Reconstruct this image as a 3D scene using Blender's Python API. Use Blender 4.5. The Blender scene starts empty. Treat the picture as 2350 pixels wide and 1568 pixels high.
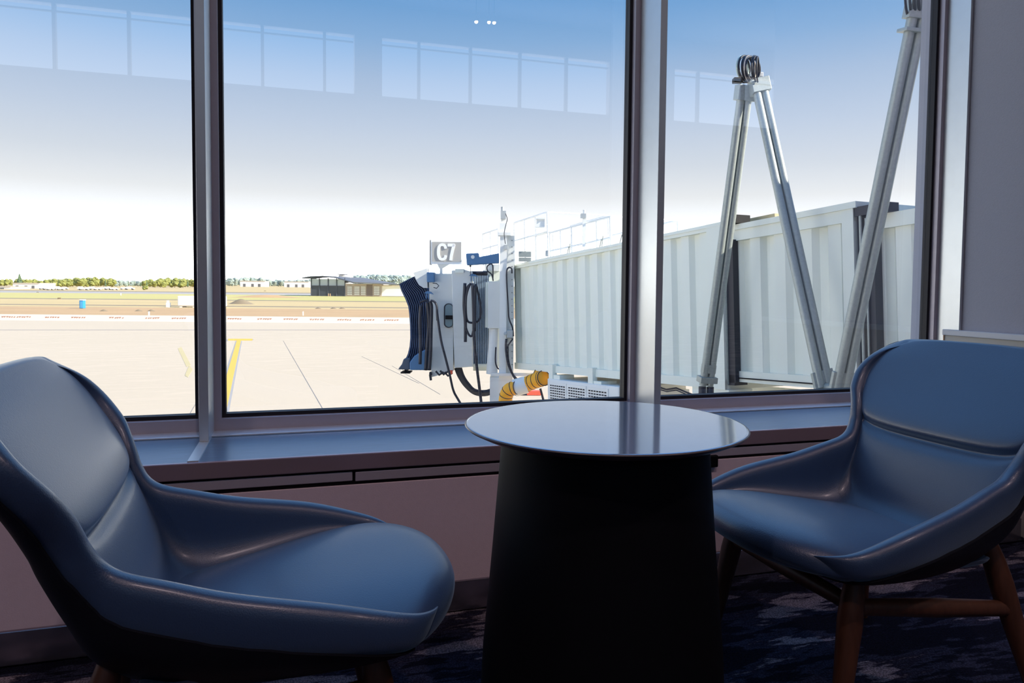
import bpy, math, random
from mathutils import Vector, Matrix
from math import sin, cos, pi, radians, sqrt
random.seed(7)
sc = bpy.context.scene
COL = sc.collection

# ------------------------------------------------------------------ camera
YAW, PITCH, ROLL = radians(16.7), radians(2.7), radians(.5)
FPX = 1650.0
CAMP = Vector((0, -2.52, .97))
CR = Matrix.Rotation(-YAW, 4, 'Z') @ Matrix.Rotation(pi/2 - PITCH, 4, 'X') @ Matrix.Rotation(ROLL, 4, 'Z')
cd = bpy.data.cameras.new('camera'); cam = bpy.data.objects.new('camera', cd); COL.objects.link(cam)
cam.matrix_world = Matrix.Translation(CAMP) @ CR
cd.sensor_width = 36; cd.lens = FPX/2350*36; cd.shift_y = -50/2350
cd.clip_start = .05; cd.clip_end = 6000
sc.camera = cam

# ------------------------------------------------------------------ exposure
sc.view_settings.view_transform = 'Standard'; sc.view_settings.look = 'None'
sc.view_settings.gamma = 1; sc.view_settings.use_curve_mapping = False
sc.view_settings.exposure = 0.0
sc.cycles.max_bounces = 10; sc.cycles.transparent_max_bounces = 16; sc.cycles.diffuse_bounces = 5
sc.cycles.sample_clamp_indirect = 4; sc.cycles.caustics_reflective = False; sc.cycles.caustics_refractive = False

# ------------------------------------------------------------------ sky
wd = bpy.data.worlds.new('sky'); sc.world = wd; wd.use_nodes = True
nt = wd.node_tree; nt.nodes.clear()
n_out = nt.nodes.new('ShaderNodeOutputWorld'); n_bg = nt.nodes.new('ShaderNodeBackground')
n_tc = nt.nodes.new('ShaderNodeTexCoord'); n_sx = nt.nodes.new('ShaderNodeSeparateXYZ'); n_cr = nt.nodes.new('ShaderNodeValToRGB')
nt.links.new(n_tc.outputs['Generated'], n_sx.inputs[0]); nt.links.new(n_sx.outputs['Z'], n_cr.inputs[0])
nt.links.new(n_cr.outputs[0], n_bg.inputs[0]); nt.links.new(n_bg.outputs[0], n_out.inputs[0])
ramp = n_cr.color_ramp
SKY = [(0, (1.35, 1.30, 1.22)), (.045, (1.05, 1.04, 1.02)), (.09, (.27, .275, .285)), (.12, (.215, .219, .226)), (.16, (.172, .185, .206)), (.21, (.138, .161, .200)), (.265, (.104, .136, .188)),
       (.315, (.064, .110, .180)), (.37, (.036, .087, .168)), (.46, (.066, .150, .300)), (1, (.050, .125, .27))]  # overhead stops raised above the visible gradient to add light in the room
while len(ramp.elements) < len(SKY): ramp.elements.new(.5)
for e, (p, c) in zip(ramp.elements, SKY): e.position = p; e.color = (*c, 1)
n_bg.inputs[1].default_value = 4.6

# ------------------------------------------------------------------ sun
sd = bpy.data.lights.new('sun', 'SUN'); so = bpy.data.objects.new('sun', sd); COL.objects.link(so)
SUNDIR = Vector((.74, -.42, .50)).normalized()
so.rotation_euler = SUNDIR.to_track_quat('Z', 'Y').to_euler(); so.location = (40, -15, 40)
sd.energy = 10; sd.angle = radians(.53); sd.color = (1, .93, .80)

# ------------------------------------------------------------------ pixel helpers
def ray(px, py):
    return CR.to_3x3() @ Vector(((px-1175)/FPX, -(py-734)/FPX, -1))
FWD = Vector((sin(YAW), cos(YAW), 0)); RGT = Vector((cos(YAW), -sin(YAW), 0)); UP = Vector((0, 0, 1))
def dep(px, py, d):
    r = ray(px, py); return CAMP + r*(d/r.dot(FWD))
def atz(px, py, z):
    r = ray(px, py); return CAMP + r*((z-CAMP.z)/r.z)
def aty(px, py, y):
    r = ray(px, py); return CAMP + r*((y-CAMP.y)/r.y)
GZ = -4.4

# ------------------------------------------------------------------ materials
MATS = {}
def mat(name, col, rough=.6, metal=0., spec=.5, noise=0., nscale=8., bump=0., bscale=60., sheen=0., coat=0., stretch=None):
    m = bpy.data.materials.new(name); m.use_nodes = True
    t = m.node_tree; b = t.nodes['Principled BSDF']
    b.inputs['Roughness'].default_value = rough; b.inputs['Metallic'].default_value = metal
    b.inputs['Specular IOR Level'].default_value = spec
    if sheen: b.inputs['Sheen Weight'].default_value = sheen
    if coat: b.inputs['Coat Weight'].default_value = coat; b.inputs['Coat Roughness'].default_value = rough*.5
    tc = t.nodes.new('ShaderNodeTexCoord'); mp = t.nodes.new('ShaderNodeMapping'); t.links.new(tc.outputs['Object'], mp.inputs[0])
    if stretch: mp.inputs['Scale'].default_value = stretch
    n = t.nodes.new('ShaderNodeTexNoise'); n.inputs['Scale'].default_value = nscale; n.inputs['Detail'].default_value = 4
    t.links.new(mp.outputs[0], n.inputs[0])
    mx = t.nodes.new('ShaderNodeMix'); mx.data_type = 'RGBA'
    a = 1-noise; c2 = 1+noise
    mx.inputs[6].default_value = (col[0]*a, col[1]*a, col[2]*a, 1); mx.inputs[7].default_value = (min(1, col[0]*c2), min(1, col[1]*c2), min(1, col[2]*c2), 1)
    t.links.new(n.outputs[0], mx.inputs[0]); t.links.new(mx.outputs[2], b.inputs['Base Color'])
    if bump:
        n2 = t.nodes.new('ShaderNodeTexNoise'); n2.inputs['Scale'].default_value = bscale; n2.inputs['Detail'].default_value = 3
        t.links.new(mp.outputs[0], n2.inputs[0]); bp = t.nodes.new('ShaderNodeBump'); bp.inputs['Strength'].default_value = bump
        bp.inputs['Distance'].default_value = .002
        t.links.new(n2.outputs[0], bp.inputs['Height']); t.links.new(bp.outputs[0], b.inputs['Normal'])
    MATS[name] = m
    return m
def emis(name, col, s):
    m = mat(name, col); b = m.node_tree.nodes['Principled BSDF']
    b.inputs['Emission Color'].default_value = (*col, 1); b.inputs['Emission Strength'].default_value = s; return m

leather = mat('blue_grey_leather', (.024, .056, .135), .38, spec=.95, noise=.12, nscale=5, bump=.25, bscale=420, sheen=.6, coat=.25)
leather.node_tree.nodes['Principled BSDF'].inputs['Sheen Tint'].default_value = (.60, .82, 1, 1); leather.node_tree.nodes['Principled BSDF'].inputs['Sheen Roughness'].default_value = .45
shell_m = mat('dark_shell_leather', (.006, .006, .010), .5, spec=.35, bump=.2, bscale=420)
walnut = mat('walnut_wood', (.10, .038, .020), .42, noise=.45, nscale=14, stretch=(6, 6, 1))
tabletop_m = mat('table_laminate', (.45, .56, .70), .075, metal=.55, spec=.8, noise=.05, nscale=30)
rim_m = mat('table_edge', (.12, .09, .09), .35)
black_m = mat('black_metal', (.003, .003, .005), .6, spec=.2, noise=.2)
alum = mat('anodised_aluminium', (.58, .53, .60), .40, metal=.2, noise=.05, nscale=20)
alum_l = mat('pale_aluminium', (.78, .83, .86), .33, metal=.55, noise=.04, nscale=20)
ledge_m = mat('satin_ledge', (.86, .92, 1.0), .3, metal=.5)
gasket = mat('black_gasket', (.012, .010, .016), .6)
sill_m = mat('brushed_sill', (.20, .30, .42), .30, metal=.45, spec=.6, noise=.35, nscale=22, stretch=(.5, 9, 1))
nosing_m = mat('bronze_steel', (.50, .38, .43), .18, metal=.45, noise=.10, nscale=3, stretch=(1, 1, 1))
steel_base = mat('steel_baseboard', (.34, .32, .38), .22, metal=.85, noise=.12, nscale=5, stretch=(6, 1, .3))
lowwall = mat('mauve_wall_paint', (.88, .72, .80), .8, noise=.04, nscale=60, bump=.2, bscale=300)
graywall = mat('grey_wallcovering', (.46, .46, .52), .85, noise=.06, nscale=140, bump=.4, bscale=260)
wainscot_m = mat('beige_wainscot', (.60, .57, .52), .55, noise=.04, nscale=12)
cream_trim = mat('pale_trim', (.70, .72, .76), .4)
oak_edge = mat('tan_edge', (.55, .33, .20), .5)
roomwall = mat('room_paint', (.16, .15, .17), .8, noise=.04)
ceil_m = mat('ceiling_paint', (.22, .22, .25), .85, noise=.04)

def carpet():
    m = bpy.data.materials.new('patterned_carpet'); m.use_nodes = True; t = m.node_tree; b = t.nodes['Principled BSDF']
    b.inputs['Roughness'].default_value = .95; b.inputs['Specular IOR Level'].default_value = .1
    tc = t.nodes.new('ShaderNodeTexCoord'); mp = t.nodes.new('ShaderNodeMapping'); mp.inputs['Scale'].default_value = (1.6, 6.5, 1)
    mp.inputs['Rotation'].default_value = (0, 0, radians(-12))
    t.links.new(tc.outputs['Object'], mp.inputs[0])
    n = t.nodes.new('ShaderNodeTexNoise'); n.inputs['Scale'].default_value = 1.5; n.inputs['Detail'].default_value = 5; n.inputs['Roughness'].default_value = .62
    t.links.new(mp.outputs[0], n.inputs[0])
    r = t.nodes.new('ShaderNodeValToRGB'); r.color_ramp.interpolation = 'LINEAR'
    els = [(0, (.006, .006, .014)), (.47, (.010, .011, .026)), (.50, (.05, .055, .10)), (.555, (.03, .026, .05)), (.585, (.34, .29, .34)), (.70, (.48, .39, .42))]
    while len(r.color_ramp.elements) < len(els): r.color_ramp.elements.new(.5)
    for e, (p, c) in zip(r.color_ramp.elements, els): e.position = p; e.color = (*c, 1)
    t.links.new(n.outputs[0], r.inputs[0])
    w = t.nodes.new('ShaderNodeTexVoronoi'); w.inputs['Scale'].default_value = 210; t.links.new(tc.outputs['Object'], w.inputs[0])
    mx = t.nodes.new('ShaderNodeMix'); mx.data_type = 'RGBA'; mx.blend_type = 'MULTIPLY'; mx.inputs[0].default_value = .85
    mr = t.nodes.new('ShaderNodeMapRange'); mr.inputs[1].default_value = .1; mr.inputs[2].default_value = .7; mr.inputs[3].default_value = 1.3; mr.inputs[4].default_value = .35
    t.links.new(w.outputs['Distance'], mr.inputs[0]); t.links.new(r.outputs[0], mx.inputs[6]); t.links.new(mr.outputs[0], mx.inputs[7])
    t.links.new(mx.outputs[2], b.inputs['Base Color'])
    bp = t.nodes.new('ShaderNodeBump'); bp.inputs['Strength'].default_value = .6; bp.inputs['Distance'].default_value = .004
    t.links.new(w.outputs['Distance'], bp.inputs['Height']); t.links.new(bp.outputs[0], b.inputs['Normal'])
    return m
carpet_m = carpet()

def glass():
    m = bpy.data.materials.new('window_glass'); m.use_nodes = True; t = m.node_tree; t.nodes.clear()
    o = t.nodes.new('ShaderNodeOutputMaterial'); tr = t.nodes.new('ShaderNodeBsdfTransparent'); gl = t.nodes.new('ShaderNodeBsdfGlossy')
    tr.inputs[0].default_value = (.985, .992, .99, 1); gl.inputs['Roughness'].default_value = 0
    gl.inputs[0].default_value = (.97, .98, 1, 1)
    lw = t.nodes.new('ShaderNodeLayerWeight'); lw.inputs['Blend'].default_value = .5
    pw = t.nodes.new('ShaderNodeMath'); pw.operation = 'POWER'; pw.inputs[1].default_value = 5
    ma = t.nodes.new('ShaderNodeMath'); ma.operation = 'MULTIPLY_ADD'; ma.inputs[1].default_value = .92; ma.inputs[2].default_value = .08
    mx = t.nodes.new('ShaderNodeMixShader')
    t.links.new(lw.outputs['Facing'], pw.inputs[0]); t.links.new(pw.outputs[0], ma.inputs[0]); t.links.new(ma.outputs[0], mx.inputs[0])
    t.links.new(tr.outputs[0], mx.inputs[1]); t.links.new(gl.outputs[0], mx.inputs[2]); t.links.new(mx.outputs[0], o.inputs[0])
    return m
glass_m = glass()

white_p = mat('bridge_white_paint', (.83, .85, .76), .5, noise=.04, nscale=3)
white_w = mat('white_paint', (.80, .80, .78), .5, noise=.03)
cabgrey = mat('cab_grey_paint', (.70, .71, .69), .5, noise=.05, nscale=4)
blue_p = mat('steel_blue_paint', (.08, .19, .36), .5, noise=.1)
bellow_m = mat('bellows_fabric', (.065, .10, .19), .7, noise=.35, nscale=4)
slat_m = mat('curtain_slats', (.28, .37, .50), .45, noise=.1)
rubber = mat('black_rubber', (.015, .017, .03), .5)
galv = mat('galvanised_steel', (.36, .39, .37), .45, metal=.35, noise=.22, nscale=30, bump=.2, bscale=60)
hose_m = mat('yellow_hose_fabric', (.95, .42, .005), .6, noise=.08)
sign_grey = mat('sign_grey', (.44, .42, .39), .5)
sign_white = mat('sign_white', (.92, .92, .92), .5)
red_m = mat('red_plastic', (.75, .12, .06), .5)
beacon_m = mat('grey_fixture', (.42, .44, .45), .5)
tarmac = mat('apron_concrete', (.60, .475, .34), .9, noise=.045, nscale=.05)
tarmac2 = mat('apron_edge_concrete', (.70, .58, .44), .9, noise=.03, nscale=.05)
whiteline = mat('white_ground_paint', (.80, .70, .60), .9)
dirt_m = mat('bare_dirt', (.52, .325, .16), .95, noise=.25, nscale=.06, stretch=(1, 4, 1))
grass1 = mat('dry_grass', (.58, .42, .20), .95, noise=.16, nscale=.012, stretch=(1, 5, 1))
grass2 = mat('green_gold_grass', (.55, .46, .16), .95, noise=.14, nscale=.012, stretch=(1, 5, 1))
runway_m = mat('runway_asphalt', (.42, .37, .33), .9, noise=.05, nscale=.05)
darkline = mat('dark_verge', (.26, .20, .13), .95, noise=.2, nscale=.05)
yellow_l = mat('yellow_ground_paint', (.78, .46, .07), .8, noise=.05)
grey_l = mat('grey_line_border', (.38, .35, .33), .9)
joint_m = mat('concrete_joint', (.28, .24, .22), .9)
redpaint = mat('red_brown_ground_paint', (.42, .18, .08), .9)
leaf1 = mat('olive_foliage', (.24, .25, .07), .9, noise=.35, nscale=.25)
leaf2 = mat('dark_foliage', (.10, .15, .08), .9, noise=.35, nscale=.25)
leaf3 = mat('hazy_foliage', (.30, .36, .33), .9, noise=.2, nscale=.02)  # distance haze is mixed into this leaf colour
trunk_m = mat('bark', (.16, .11, .08), .9)
bld_dark = mat('dark_facade', (.055, .065, .085), .5)
bld_glass = mat('facade_glazing', (.22, .30, .32), .15, spec=.8)
bld_tan = mat('tan_facade', (.52, .43, .36), .8, noise=.05)
bld_roof = mat('grey_roof', (.09, .10, .13), .7)
bld_metal = mat('ribbed_roof_metal', (.17, .17, .18), .5, noise=.1)
bld_white = mat('white_cladding', (.92, .89, .85), .7)
toilet_m = mat('blue_plastic', (.03, .28, .62), .5)
downlight_m = emis('warm_lamp', (1, .78, .5), 14)

# ------------------------------------------------------------------ mesh builder
WM = {}
def wm(o): return WM.get(o.name, Matrix.Identity(4))
class MB:
    def __init__(s): s.v = []; s.f = []
    def add(s, vs, fs):
        n = len(s.v); s.v += [Vector(p) for p in vs]; s.f += [tuple(i+n for i in f) for f in fs]; return s
    def hexa(s, p):   # 8 corners: bottom 0-3 ccw, top 4-7
        return s.add(p, [(0, 3, 2, 1), (4, 5, 6, 7), (0, 1, 5, 4), (1, 2, 6, 5), (2, 3, 7, 6), (3, 0, 4, 7)])
    def box(s, a, b):
        x0, x1 = sorted((a[0], b[0])); y0, y1 = sorted((a[1], b[1])); z0, z1 = sorted((a[2], b[2]))
        return s.hexa([(x0, y0, z0), (x1, y0, z0), (x1, y1, z0), (x0, y1, z0), (x0, y0, z1), (x1, y0, z1), (x1, y1, z1), (x0, y1, z1)])
    def fbox(s, o, X, Y, Z, x, y, z):   # box in a frame: x,y,z = (lo,hi)
        P = lambda a, b, c: o + X*a + Y*b + Z*c
        return s.hexa([P(x[0], y[0], z[0]), P(x[1], y[0], z[0]), P(x[1], y[1], z[0]), P(x[0], y[1], z[0]),
                       P(x[0], y[0], z[1]), P(x[1], y[0], z[1]), P(x[1], y[1], z[1]), P(x[0], y[1], z[1])])
    def tube(s, pts, r, n=10, closed=False):
        pts = [Vector(p) for p in pts]; m = len(pts)
        rr = r if isinstance(r, (list, tuple)) else [r]*m
        vs = []; prev = None
        for i, p in enumerate(pts):
            if closed: t = pts[(i+1) % m]-pts[i-1]
            else: t = pts[min(i+1, m-1)]-pts[max(i-1, 0)]
            t.normalize()
            if prev is None:
                a = t.orthogonal().normalized()
            else:
                a = (prev - t*prev.dot(t)).normalized()
            prev = a; b = t.cross(a)
            for k in range(n): vs.append(p + (a*cos(2*pi*k/n)+b*sin(2*pi*k/n))*rr[i])
        fs = []
        for i in range(m if closed else m-1):
            j = (i+1) % m
            for k in range(n): fs.append((i*n+k, i*n+(k+1) % n, j*n+(k+1) % n, j*n+k))
        if not closed: fs.append(tuple(reversed(range(n)))); fs.append(tuple((m-1)*n+k for k in range(n)))
        return s.add(vs, fs)
    def prism(s, poly, d):    # poly: list of points, d: extrusion vector
        n = len(poly); P = [Vector(p) for p in poly]; Q = [p+d for p in P]
        return s.add(P+Q, [tuple(range(n)), tuple(reversed(range(n, 2*n)))]+[(i, i+n, (i+1) % n+n, (i+1) % n) for i in range(n)])
    def lathe(s, prof, c, n=48):
        vs = []; c = Vector(c)
        for r, z in prof:
            for k in range(n): vs.append(c+Vector((r*cos(2*pi*k/n), r*sin(2*pi*k/n), z)))
        fs = []; m = len(prof)
        for i in range(m-1):
            for k in range(n): fs.append((i*n+k, i*n+(k+1) % n, (i+1)*n+(k+1) % n, (i+1)*n+k))
        fs.append(tuple(reversed(range(n)))); fs.append(tuple((m-1)*n+k for k in range(n)))
        return s.add(vs, fs)
    def grid(s, rows, closed=False):
        n = len(rows[0]); vs = [p for r in rows for p in r]; fs = []
        for i in range(len(rows)-1):
            for k in range(n if closed else n-1):
                fs.append((i*n+k, i*n+(k+1) % n, (i+1)*n+(k+1) % n, (i+1)*n+k))
        return s.add(vs, fs)
    def blob(s, c, rx, ry, rz, seed=0, n=10, m=7, rough=.25):
        rnd = random.Random(seed); c = Vector(c); vs = []; fs = []
        for i in range(m+1):
            th = pi*i/m
            for k in range(n):
                q = 1+rough*(rnd.random()-.5)*2
                vs.append(c+Vector((rx*sin(th)*cos(2*pi*k/n)*q, ry*sin(th)*sin(2*pi*k/n)*q, rz*cos(th)*(1+rough*.5*(rnd.random()-.5)))))
        for i in range(m):
            for k in range(n): fs.append((i*n+k, (i+1)*n+k, (i+1)*n+(k+1) % n, i*n+(k+1) % n))
        return s.add(vs, fs)
    def build(s, name, m, parent=None, smooth=False, bevel=0, subsurf=0, auto=None, bev_seg=2):
        me = bpy.data.meshes.new(name)
        if parent is not None: inv = wm(parent).inverted(); vs = [inv @ v for v in s.v]; org = None
        else:
            lo = Vector([min(v[i] for v in s.v) for i in range(3)]); hi = Vector([max(v[i] for v in s.v) for i in range(3)])
            org = Vector(((lo.x+hi.x)/2, (lo.y+hi.y)/2, lo.z)); vs = [v-org for v in s.v]
        me.from_pydata([tuple(v) for v in vs], [], s.f)
        import bmesh
        bm = bmesh.new(); bm.from_mesh(me); bmesh.ops.recalc_face_normals(bm, faces=bm.faces); bm.to_mesh(me); bm.free()
        me.materials.append(m)
        o = bpy.data.objects.new(name, me); COL.objects.link(o)
        if parent is not None: o.parent = parent; WM[o.name] = wm(parent).copy()
        else: o.location = org; WM[o.name] = Matrix.Translation(org)
        if smooth:
            for p in me.polygons: p.use_smooth = True
            if auto is not None:
                try:
                    bmx = bmesh.new(); bmx.from_mesh(me)
                    for e in bmx.edges:
                        if len(e.link_faces) == 2 and e.calc_face_angle(0) > radians(auto): e.smooth = False
                    bmx.to_mesh(me); bmx.free()
                except Exception: pass
        if bevel:
            b = o.modifiers.new('bevel', 'BEVEL'); b.width = bevel; b.segments = bev_seg; b.limit_method = 'ANGLE'; b.angle_limit = radians(40)
        if subsurf:
            b = o.modifiers.new('smooth', 'SUBSURF'); b.levels = subsurf; b.render_levels = subsurf
        return o
def tag(o, label, cat, group=None, kind=None):
    o['label'] = label; o['category'] = cat
    if group: o['group'] = group
    if kind: o['kind'] = kind
    return o
def thing(name, label, cat, loc, rz=0., group=None, kind=None):
    o = bpy.data.objects.new(name, None); COL.objects.link(o); o.location = loc; o.rotation_euler = (0, 0, rz); o.empty_display_size = .1
    WM[o.name] = Matrix.Translation(Vector(loc)) @ Matrix.Rotation(rz, 4, 'Z')
    return tag(o, label, cat, group, kind)
def struct(o, label=None):
    o['kind'] = 'structure'
    if label: o['label'] = label
    return o
def copy_tree(o, parent=None):
    c = o.copy(); COL.objects.link(c)
    if parent is not None: c.parent = parent
    for ch in [x for x in COL.objects if x.parent == o]: copy_tree(ch, c)
    return c
def box(a, b): return MB().box(a, b)

# ================================================================== THE ROOM
WY = -.46          # face of the wall under the windows
SZ = .49           # sill height
FX = -.268; SP = 1.512   # mullion positions
XR = 2.69
ZB, ZT = .545, 5.4       # glass from, to
struct(box((-9.5, -14, -.15), (13, WY+.02, 0)).build('floor', carpet_m), 'dark patterned carpet')
struct(box((-9.5, -14, 7.0), (13, .12, 7.15)).build('ceiling', ceil_m))
struct(box((-9.7, -14, -.15), (-9.5, .12, 7.0)).build('wall_left', roomwall))
struct(box((13, -14, -.15), (13.2, .12, 7.0)).build('wall_right', roomwall))
# wall under the windows
struct(box((-9.5, WY, 0), (XR, .10, .40)).build('wall_front', lowwall), 'mauve painted low wall under the window sill')
struct(box((3.3, WY, -.15), (13, .12, 7.0)).build('wall_front_east', lowwall))
struct(box((-9.5, -.06, ZT+.05), (3.3, .12, 7.0)).build('wall_front_upper', roomwall))
# baseboard: polished steel
struct(box((-9.5, WY-.012, .004), (XR-.012, WY, .093)).build('baseboard_front', steel_base, bevel=.003), 'polished metal baseboard')
# column / side wall
cw = struct(box((XR, -1.15, -.15), (3.3, .10, 7.0)).build('wall_side', graywall), 'grey wall beside the last window')
t = thing('wainscot_panel', 'beige lower wall panel with pale cap rail beside the blue chair', 'wall panel', (XR, -.6, 0), kind='structure')
MB().box((XR-.022, -1.15, .02), (XR, -.10, .775)).build('panel', wainscot_m, t, bevel=.003)
MB().box((XR-.032, -1.16, .775), (XR, -.095, .80)).build('cap_rail', cream_trim, t, bevel=.003)
MB().box((XR-.024, -.10, .02), (XR, -.094, .775)).build('end_strip', oak_edge, t)
# sill
sl = thing('trim_1', 'long brushed metal window sill with bronze front edge', 'window sill', (-3, -.25, SZ), kind='structure')
MB().box((-9.5, -.45, SZ-.015), (XR, -.10, SZ)).build('sill_top', sill_m, sl)
MB().box((-9.5, -.462, SZ-.046), (XR, -.45, SZ+.001)).build('nosing', nosing_m, sl, bevel=.003)
MB().box((-9.5, -.45, .40), (XR, -.10, SZ-.015)).build('sill_core', black_m, sl)
MB().box((-9.5, -.456, SZ-.078), (.150, -.45, SZ-.052)).build('lip_moulding', alum, sl, bevel=.002)
MB().box((.158, -.456, SZ-.080), (XR, -.45, SZ-.053)).build('lip_moulding', alum, sl, bevel=.002)
MB().box((-9.5, -.125, SZ), (XR, -.05, SZ+.006)).build('rear_ledge', ledge_m, sl, bevel=.002)
for k in (-2, -1, 0):
    x = FX+SP*k
    MB().box((x-.014, -.45, SZ), (x+.014, -.12, SZ+.004)).build('joint_strip', alum_l, sl)
# mullions with fins
for k in range(-6, 2):
    x = FX+SP*k
    tr = thing('trim_%d' % (k+8), 'vertical aluminium mullion with projecting fin', 'mullion', (x, -.05, SZ), kind='structure')
    MB().box((x-.034, -.05, SZ), (x+.034, .014, ZT)).build('mullion_body', alum, tr)
    MB().box((x-.0135, -.205, SZ+.004), (x+.0135, -.05, ZT)).build('mullion_fin', alum_l, tr, bevel=.0015)
for k, (xa, xb) in enumerate([(FX+SP*j+.034, FX+SP*(j+1)-.034) for j in range(-6, 1)] + [(FX+SP+.034, XR-.03)]):
    w = thing('window_%d' % (k+1), 'tall fixed pane of window glass in aluminium frame', 'window', ((xa+xb)/2, 0, SZ), kind='structure')
    m = MB()
    m.box((xa, -.05, SZ), (xb, .014, ZB-.012)); m.box((xa, -.05, ZT-.03), (xb, .014, ZT+.06))
    m.build('window_frame', alum, w)
    g = MB(); e = .012
    g.box((xa, -.024, ZB-.012), (xa+e, .013, ZT-.03)); g.box((xb-e, -.024, ZB-.012), (xb, .013, ZT-.03)); g.box((xa+e, -.024, ZB-.012), (xb-e, .013, ZB)); 
    g.build('gasket', gasket, w)
    tilt = [0, 0, 0, 0, 0, 0, 0, 0][k]
    MB().box((xa+e, -.004, ZB), (xb-e, .004, ZT-.03)).build('glass_pane', glass_m, w)
# end jamb
jb = thing('trim_10', 'aluminium jamb closing the window against the side wall', 'jamb', (XR, 0, SZ), kind='structure')
MB().box((XR-.03, -.05, SZ), (XR, .014, ZT)).build('mullion_body', alum, jb)
MB().box((XR-.013, -.16, SZ), (XR, -.05, ZT)).build('mullion_fin', alum_l, jb)
# back wall with clerestory windows
BY = -13.5
struct(box((-9.5, BY-.2, 0), (13, BY, 5.07)).build('wall_back', roomwall))
struct(box((-9.5, BY-.2, 6.32), (13, BY, 7.0)).build('wall_back_upper', roomwall))
wx = [-9.5, -8.3, -7.0, -5.75, -4.45, -3.15, -1.9, -.65, .6, 1.22, 1.78, 2.62, 3.79, 4.96, 6.1, 7.19, 8.9, 9.6, 10.9, 13]
for i in range(len(wx)-1):
    if i in (9, 15):
        struct(box((wx[i], BY-.2, 5.07), (wx[i+1], BY+(.12 if i == 9 else 0), 6.32)).build('wall_back_pier', roomwall)); continue
    struct(box((wx[i]+.02, BY-.1, 6.17), (wx[i+1]-.02, BY-.05, 6.20)).build('window_rear_transom', black_m))
    struct(box((wx[i]-.03, BY-.12, 5.07), (wx[i]+.03, BY-.02, 6.32)).build('window_rear_mullion', black_m))
# warm lamps whose glints show in the glass
for i, (px, py) in enumerate([(1093, 49), (1122, 50), (1134, 51)]):
    p = aty(px, py, 9.0+i*.15)
    p = Vector((p.x, -p.y, p.z))
    t = thing('pendant_lamp', ['small warm pendant lamp, left of three mirrored in the glass', 'small warm pendant lamp, middle of three mirrored in the glass', 'small warm pendant lamp, right of three mirrored in the glass'][i], 'lamp', p, group='pendant lamps mirrored in the glass')
    MB().tube([p+Vector((0, 0, .06)), Vector((p.x, p.y, 7.0))], .006, 6).build('cord', black_m, t)
    MB().lathe([(.02, .10), (.035, .06), (.05, .0), (.045, 0)], p, 16).build('lamp_shade', black_m, t, smooth=True)
    MB().blob(p+Vector((0, 0, -.005)), .03, .03, .03, 1, 12, 8, 0).build('bulb', downlight_m, t, smooth=True)
# ceiling downlights over the seats (the room's own electric light)
def downlight(x, y, lab, power=19):
    t = thing('ceiling_light', lab, 'lamp', (x, y, 6.98))
    MB().lathe([(.12, -.0), (.12, -.03), (.10, -.03), (.10, -.005)], (x, y, 6.999), 24).build('lamp_ring', white_w, t)
    ld = bpy.data.lights.new('ceiling_lamp', 'SPOT'); ld.energy = power*10; ld.color = (1, .76, .78); ld.shadow_soft_size = .09; ld.spot_size = radians(110); ld.spot_blend = .6
    lo = bpy.data.objects.new('ceiling_lamp', ld); COL.objects.link(lo); lo.parent = t; lo.location = (0, 0, -.04)
downlight(-3.5, -4.5, 'round recessed ceiling light left of the seats')
downlight(.5, -4.5, 'round recessed ceiling light behind the seats')
downlight(4.5, -4.5, 'round recessed ceiling light right of the side wall')
downlight(2.3, -9.0, 'round recessed ceiling light deep in the room')
# outlet
t = thing('wall_outlet', 'small black power outlet on the low wall behind the table', 'outlet', (1.33, WY, .355))
c = aty(1630, 1060, WY-.012)
MB().box((c.x-.030, WY-.014, c.z-.020), (c.x+.030, WY, c.z+.020)).build('cover_plate', black_m, t, bevel=.004)
MB().lathe([(.006, 0), (.006, .004)], (0, 0, 0), 12)
MB().tube([(c.x-.008, WY-.018, c.z+.003), (c.x-.008, WY-.01, c.z+.003)], .006, 12).build('socket', alum_l, t)

# ================================================================== TABLE
TX, TY, TR, TZ = .628, -1.118, .297, .68
tb = thing('side_table', 'round side table with reflective grey top and black drum base between two chairs', 'table', (TX, TY, 0))
MB().lathe([(0.02, 0), (.262, 0), (.264, .012), (.255, .2), (.236, .42), (.222, .60), (.218, .655), (.02, .655)], (TX, TY, 0), 96).build('drum_base', black_m, tb, smooth=True, auto=35)
MB().lathe([(.02, -.030), (.20, -.030), (.272, -.016), (TR-.004, -.006), (TR, -.002), (TR-.0012, -.0002), (TR-.004, -.0004)], (TX, TY, TZ), 128).build('top_edge', rim_m, tb, smooth=True, auto=35)
MB().lathe([(.02, -.002), (TR-.004, -.002), (TR-.0036, -.0006), (TR-.005, 0), (TR-.0075, 0), (TR-.02, 0), (.02, 0)], (TX, TY, TZ+.0006), 128).build('table_top', tabletop_m, tb, smooth=True, auto=30)

# ================================================================== CHAIRS
def cr(P, t):      # Catmull-Rom through list of tuples
    n = len(P)-1; i = min(int(t), n-1); f = t-i
    a = P[max(i-1, 0)]; b = P[i]; c = P[i+1]; d = P[min(i+2, n)]
    return tuple(.5*((2*q)+(-p+r)*f+(2*p-5*q+4*r-s)*f*f+(-p+3*q-3*r+s)*f*f*f) for p, q, r, s in zip(a, b, c, d))
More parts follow.
